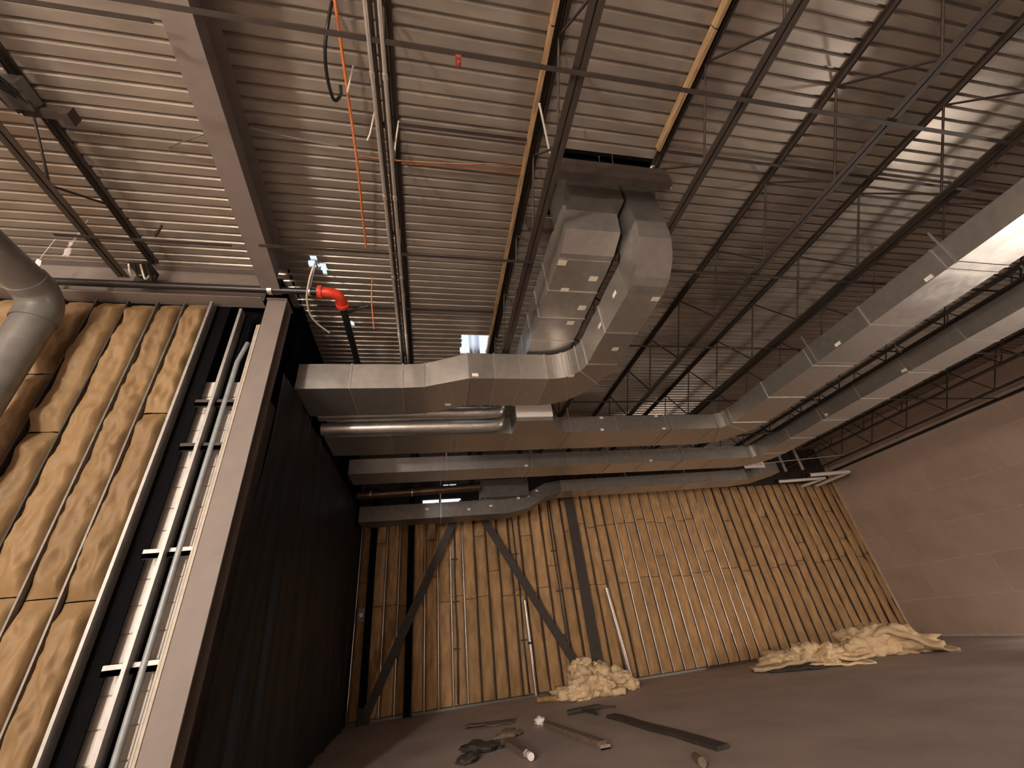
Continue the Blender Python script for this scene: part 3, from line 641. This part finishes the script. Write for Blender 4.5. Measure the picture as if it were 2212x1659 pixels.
# clutter at upper left: junction box, bracket and flexible whips
t = thing('junction_box', 'dark junction box with drooping whips on the short joist at upper left', 'box', (-3.84, 2.5, 6.5))
link('box_body', MB().box((-4.02, 2.42, 6.40), (-3.80, 2.66, 6.56)), m_duct_dark, t)
link('bracket', MB().box((-3.96, 2.66, 6.44), (-3.56, 2.74, 6.50)).box((-3.60, 2.64, 6.38), (-3.52, 2.76, 6.52)), m_steel_dark, t)
for k in range(5):
    a = random.uniform(-.1, .1)
    link('whip', MB().tube(curve_pts([(-3.9 + a, 2.5 + .05 * k, 6.42), (-4.05 + a, 2.2 - .1 * k, 6.20 + .06 * k), (-4.0 - a, 1.7 - .2 * k, 6.3), (-3.93, 1.2 - .3 * k, 6.6)], 5), .022, 8), m_black, t)
t = thing('joist_bearing', 'tangle of dark hangers where the short joist meets the wall girder', 'bracket', (-3.95, 4.6, 6.1))
link('seat_angle', MB().box((-4.1, 4.62, 6.45), (-3.85, 4.86, 6.50)).box((-4.1, 4.84, 6.3), (-3.85, 4.88, 6.50)), m_steel_dark, t)
for k in range(4):
    link('hanger_wire', MB().tube(curve_pts([(-4.05 + .07 * k, 4.6, 6.4), (-4.0 + .09 * k, 4.66, 6.25 - .03 * k), (-3.9 + .04 * k, 4.7, 6.3)], 4), .012, 6), m_black if k % 2 else m_cream, t)

# ------------------------------------------------------------------ insulation heaps
def clump(c, r, seed, sub=4, amp=.35, flat=0.75):
    "crumpled lump of batt"
    bm = bmesh.new(); bmesh.ops.create_icosphere(bm, subdivisions=sub, radius=1)
    mb = MB(); rot = Matrix.Rotation(seed * 1.3, 3, 'Z')
    for v in bm.verts:
        d = v.co.normalized()
        n = abs(nz(d.x * 1.5 + seed, d.y * 1.5, d.z * 1.5)) * 1.5 + .6 * abs(nz(d.x * 4 + seed, d.y * 4, d.z * 4)) + .45 * abs(nz(d.x * 8, d.y * 8 + seed, d.z * 8)) + .25 * nz(d.x * 16, d.y * 16 + seed, d.z * 16)
        k = 1 - amp + amp * 1.6 * n
        p = rot @ Vector((d.x * r[0] * k, d.y * r[1] * k, d.z * r[2] * k))
        mb.v.append(Vector((c[0] + p.x, c[1] + p.y, max(.004, c[2] + p.z))))
    bm.verts.ensure_lookup_table()
    for f in bm.faces: mb.f.append([v.index for v in f.verts]); mb.sm.append(True)
    bm.free(); return mb
def flap(c, a, b, th, rz, seed, curl=.3, tip=0.0):
    "a bent slab of batt, a long by b wide"
    ca, sa = math.cos(rz), math.sin(rz); nu, nv = 18, 8
    def top(u, v, o):
        x = (u - .5) * a; y = (v - .5) * b
        z = curl * (math.sin(u * 4.2 + seed) * .5 + .5) * (.7 + .3 * math.sin(v * 3 + seed)) + .05 * nz(x * 4 + seed, y * 4, seed) + tip * u
        return (c[0] + ca * x - sa * y, c[1] + sa * x + ca * y, max(.004 + o * .02, c[2] + z + o * th))
    mb = MB(); n = (nu + 1) * (nv + 1)
    vs = [top(i / nu, j / nv, 1) for j in range(nv + 1) for i in range(nu + 1)] + [top(i / nu, j / nv, 0) for j in range(nv + 1) for i in range(nu + 1)]
    q = lambda i, j: j * (nu + 1) + i; fs = []
    for j in range(nv):
        for i in range(nu):
            fs.append((q(i, j), q(i+1, j), q(i+1, j+1), q(i, j+1))); fs.append((n + q(i, j+1), n + q(i+1, j+1), n + q(i+1, j), n + q(i, j)))
    for i in range(nu): fs.append((q(i+1, 0), q(i, 0), n + q(i, 0), n + q(i+1, 0))); fs.append((q(i, nv), q(i+1, nv), n + q(i+1, nv), n + q(i, nv)))
    for j in range(nv): fs.append((q(0, j), q(0, j+1), n + q(0, j+1), n + q(0, j))); fs.append((q(nu, j+1), q(nu, j), n + q(nu, j), n + q(nu, j+1)))
    return mb.add(vs, fs, True)
t = thing('insulation_heap', 'rounded heap of torn yellow insulation at the foot of dark far column', 'insulation', (4.0, 12.0, 0))
for k, (c, r) in enumerate((((3.75, 12.05, .25), (.55, .38, .34)), ((4.25, 12.15, .25), (.50, .35, .36)), ((3.85, 12.35, .55), (.36, .30, .24)), ((3.55, 11.75, .15), (.42, .28, .22)), ((4.7, 12.2, .2), (.38, .3, .26)), ((4.05, 11.8, .2), (.36, .26, .24)), ((3.3, 12.2, .12), (.45, .25, .15)), ((4.35, 12.45, .4), (.3, .25, .25)))):
    link('clump', clump(c, r, k * 2.1 + 1, 4), m_fibre, t)
link('slab', flap((4.25, 11.75, .0), .85, .3, .13, -.5, 2.0, .03), m_fibre, t, 'straight cut slab at front of heap')
for k, (x_, y_) in enumerate(((4.95, 11.95), (5.12, 12.1))): link('tuft', clump((x_, y_, .1), (.13, .12, .13), k + 9, 3), m_fibre, t)
link('slab', flap((3.05, 12.35, .0), .9, .35, .10, -.2, 3.0, .06), m_batt, t)
t = thing('insulation_heap', 'flattened heap of torn yellow insulation between the two others along far wall', 'insulation', (9.6, 11.2, 0))
for k, (c, r) in enumerate((((9.7, 11.4, .2), (.6, .4, .28)), ((10.2, 11.3, .18), (.45, .32, .26)), ((9.2, 11.6, .15), (.6, .4, .22)), ((9.95, 11.0, .14), (.38, .28, .2)), ((10.7, 11.5, .16), (.5, .35, .24)))):
    link('clump', clump(c, r, k * 1.7 + 20, 4), m_fibre, t)
link('slab', flap((8.9, 11.3, .02), 1.5, .5, .08, -.45, 4.0, .25), m_kraft, t); link('slab', flap((10.7, 10.95, .0), 1.0, .4, .07, -.35, 2.3, .18), m_fibre, t)
link('slab', flap((9.9, 10.6, .0), 1.5, .4, .05, -.5, 1.1, .05), m_fibre, t)
solo('dark_scrap', flap((8.95, 10.95, .0), 1.25, .35, .05, -.5, 5.0, .06), m_wood_dark, 'dark ragged scrap lying in front of flattened insulation heap', 'scrap')
t = thing('insulation_heap', 'heap with a big folded pale batt sheet nearest the brown right wall', 'insulation', (12.0, 10.9, 0))
for k, (c, r) in enumerate((((11.75, 11.35, .26), (.75, .45, .40)), ((12.3, 10.85, .22), (.70, .48, .38)), ((11.25, 11.2, .15), (.45, .32, .26)), ((12.0, 11.1, .40), (.42, .34, .22)))):
    link('clump', clump(c, r, k * 2.9 + 40, 4), m_fibre, t)
link('folded_batt', flap((12.3, 10.6, .12), 1.3, .95, .10, -1.0, .5, .42), m_fibre, t); link('folded_batt', flap((12.55, 10.35, .0), 1.0, .5, .06, -.6, .4, .16), m_kraft, t)

# ------------------------------------------------------------------ debris on the floor
def board(label, p, q, w, h, m, bend=0.0):
    p = Vector(p); q = Vector(q); d = (q - p); mb = MB(); n = 6; side = Vector((-d.y, d.x, 0)).normalized()
    secs = []
    for i in range(n + 1):
        c = p + d * (i / n) + side * (.02 * math.sin(i * 1.9)) + Vector((0, 0, bend * math.sin(math.pi * i / n))); a = side * w / 2 * (1 + .06 * math.sin(i * 2.7))
        secs.append([c - a, c + a, c + a + Vector((0, 0, h)), c - a + Vector((0, 0, h))])
    return solo('board', mb.sweep(secs), m, label, 'board')
board('long dark board lying away from camera across the bare floor', (3.35, 9.35, .0), (3.72, 6.35, .0), .20, .05, m_wood_dark)
t = thing('board', 'pale worn board with bright metal end lying on the floor', 'board', (2.3, 8.4, 0))
link('plank', MB().bar((2.12, 9.5, .045), (2.46, 7.42, .055), .13, .07), m_wood, t); link('end_bracket', MB().box((2.37, 7.28, .02), (2.52, 7.42, .035)).box((2.37, 7.28, .02), (2.52, 7.295, .07)), m_conduit, t)
t = thing('board', 'short grey board with white wrapped end nearest the camera', 'board', (1.33, 7.9, 0))
link('plank', MB().bar((1.25, 8.7, .05), (1.37, 7.65, .05), .13, .07), m_wood, t); link('wrapped_end', MB().tube([(1.37, 7.65, .06), (1.385, 7.42, .06)], .048, 10), m_white, t); link('tie', MB().tube([(1.376, 7.55, .06), (1.378, 7.53, .06)], .052, 10), m_black, t)
solo('stub_post', MB().tube([(3.26, 6.3, .0), (3.10, 5.85, .06)], .05, 10).box((3.22, 6.26, 0), (3.31, 6.34, .02)), m_wood, 'pale pipe offcut at bottom edge of the floor', 'pipe')
solo('branch_scrap', MB().tube(curve_pts([(2.75, 10.25, .03), (3.1, 10.15, .06), (3.35, 9.95, .09), (3.65, 9.8, .07)], 5), [.05] * 5 + [.045] * 6 + [.02] * 5, 7).tube(curve_pts([(3.05, 10.15, .05), (3.15, 9.85, .05), (3.2, 9.65, .03)], 4), .03, 7), m_wood_dark, 'dark forked scrap on the floor in front of rounded heap', 'scrap')
for k, (x_, y_, r_) in enumerate(((.80, 8.6, .22), (1.32, 9.2, .16), (.55, 8.05, .14))):
    solo('rubble_lump', clump((x_, y_, .04), (r_ * 1.5, r_, .07), k * 3 + 60, 3), m_wood_dark if k != 1 else m_wood, ('wide dark crumbled lump beside the short grey board', 'brown crumbled lump behind the short grey board', 'small dark lump at left end of floor debris')[k], 'rubble')
solo('bright_scrap', clump((2.05, 9.75, .06), (.09, .08, .07), 77, 3), m_white, 'small bright crumpled scrap at the far end of pale board', 'scrap')
solo('floor_sheet', flap((1.2, 10.6, .0), 1.0, .45, .012, -.3, 1.4, .03), m_wood, 'flat brownish sheet lying on dark floor left of bright scrap', 'sheet')
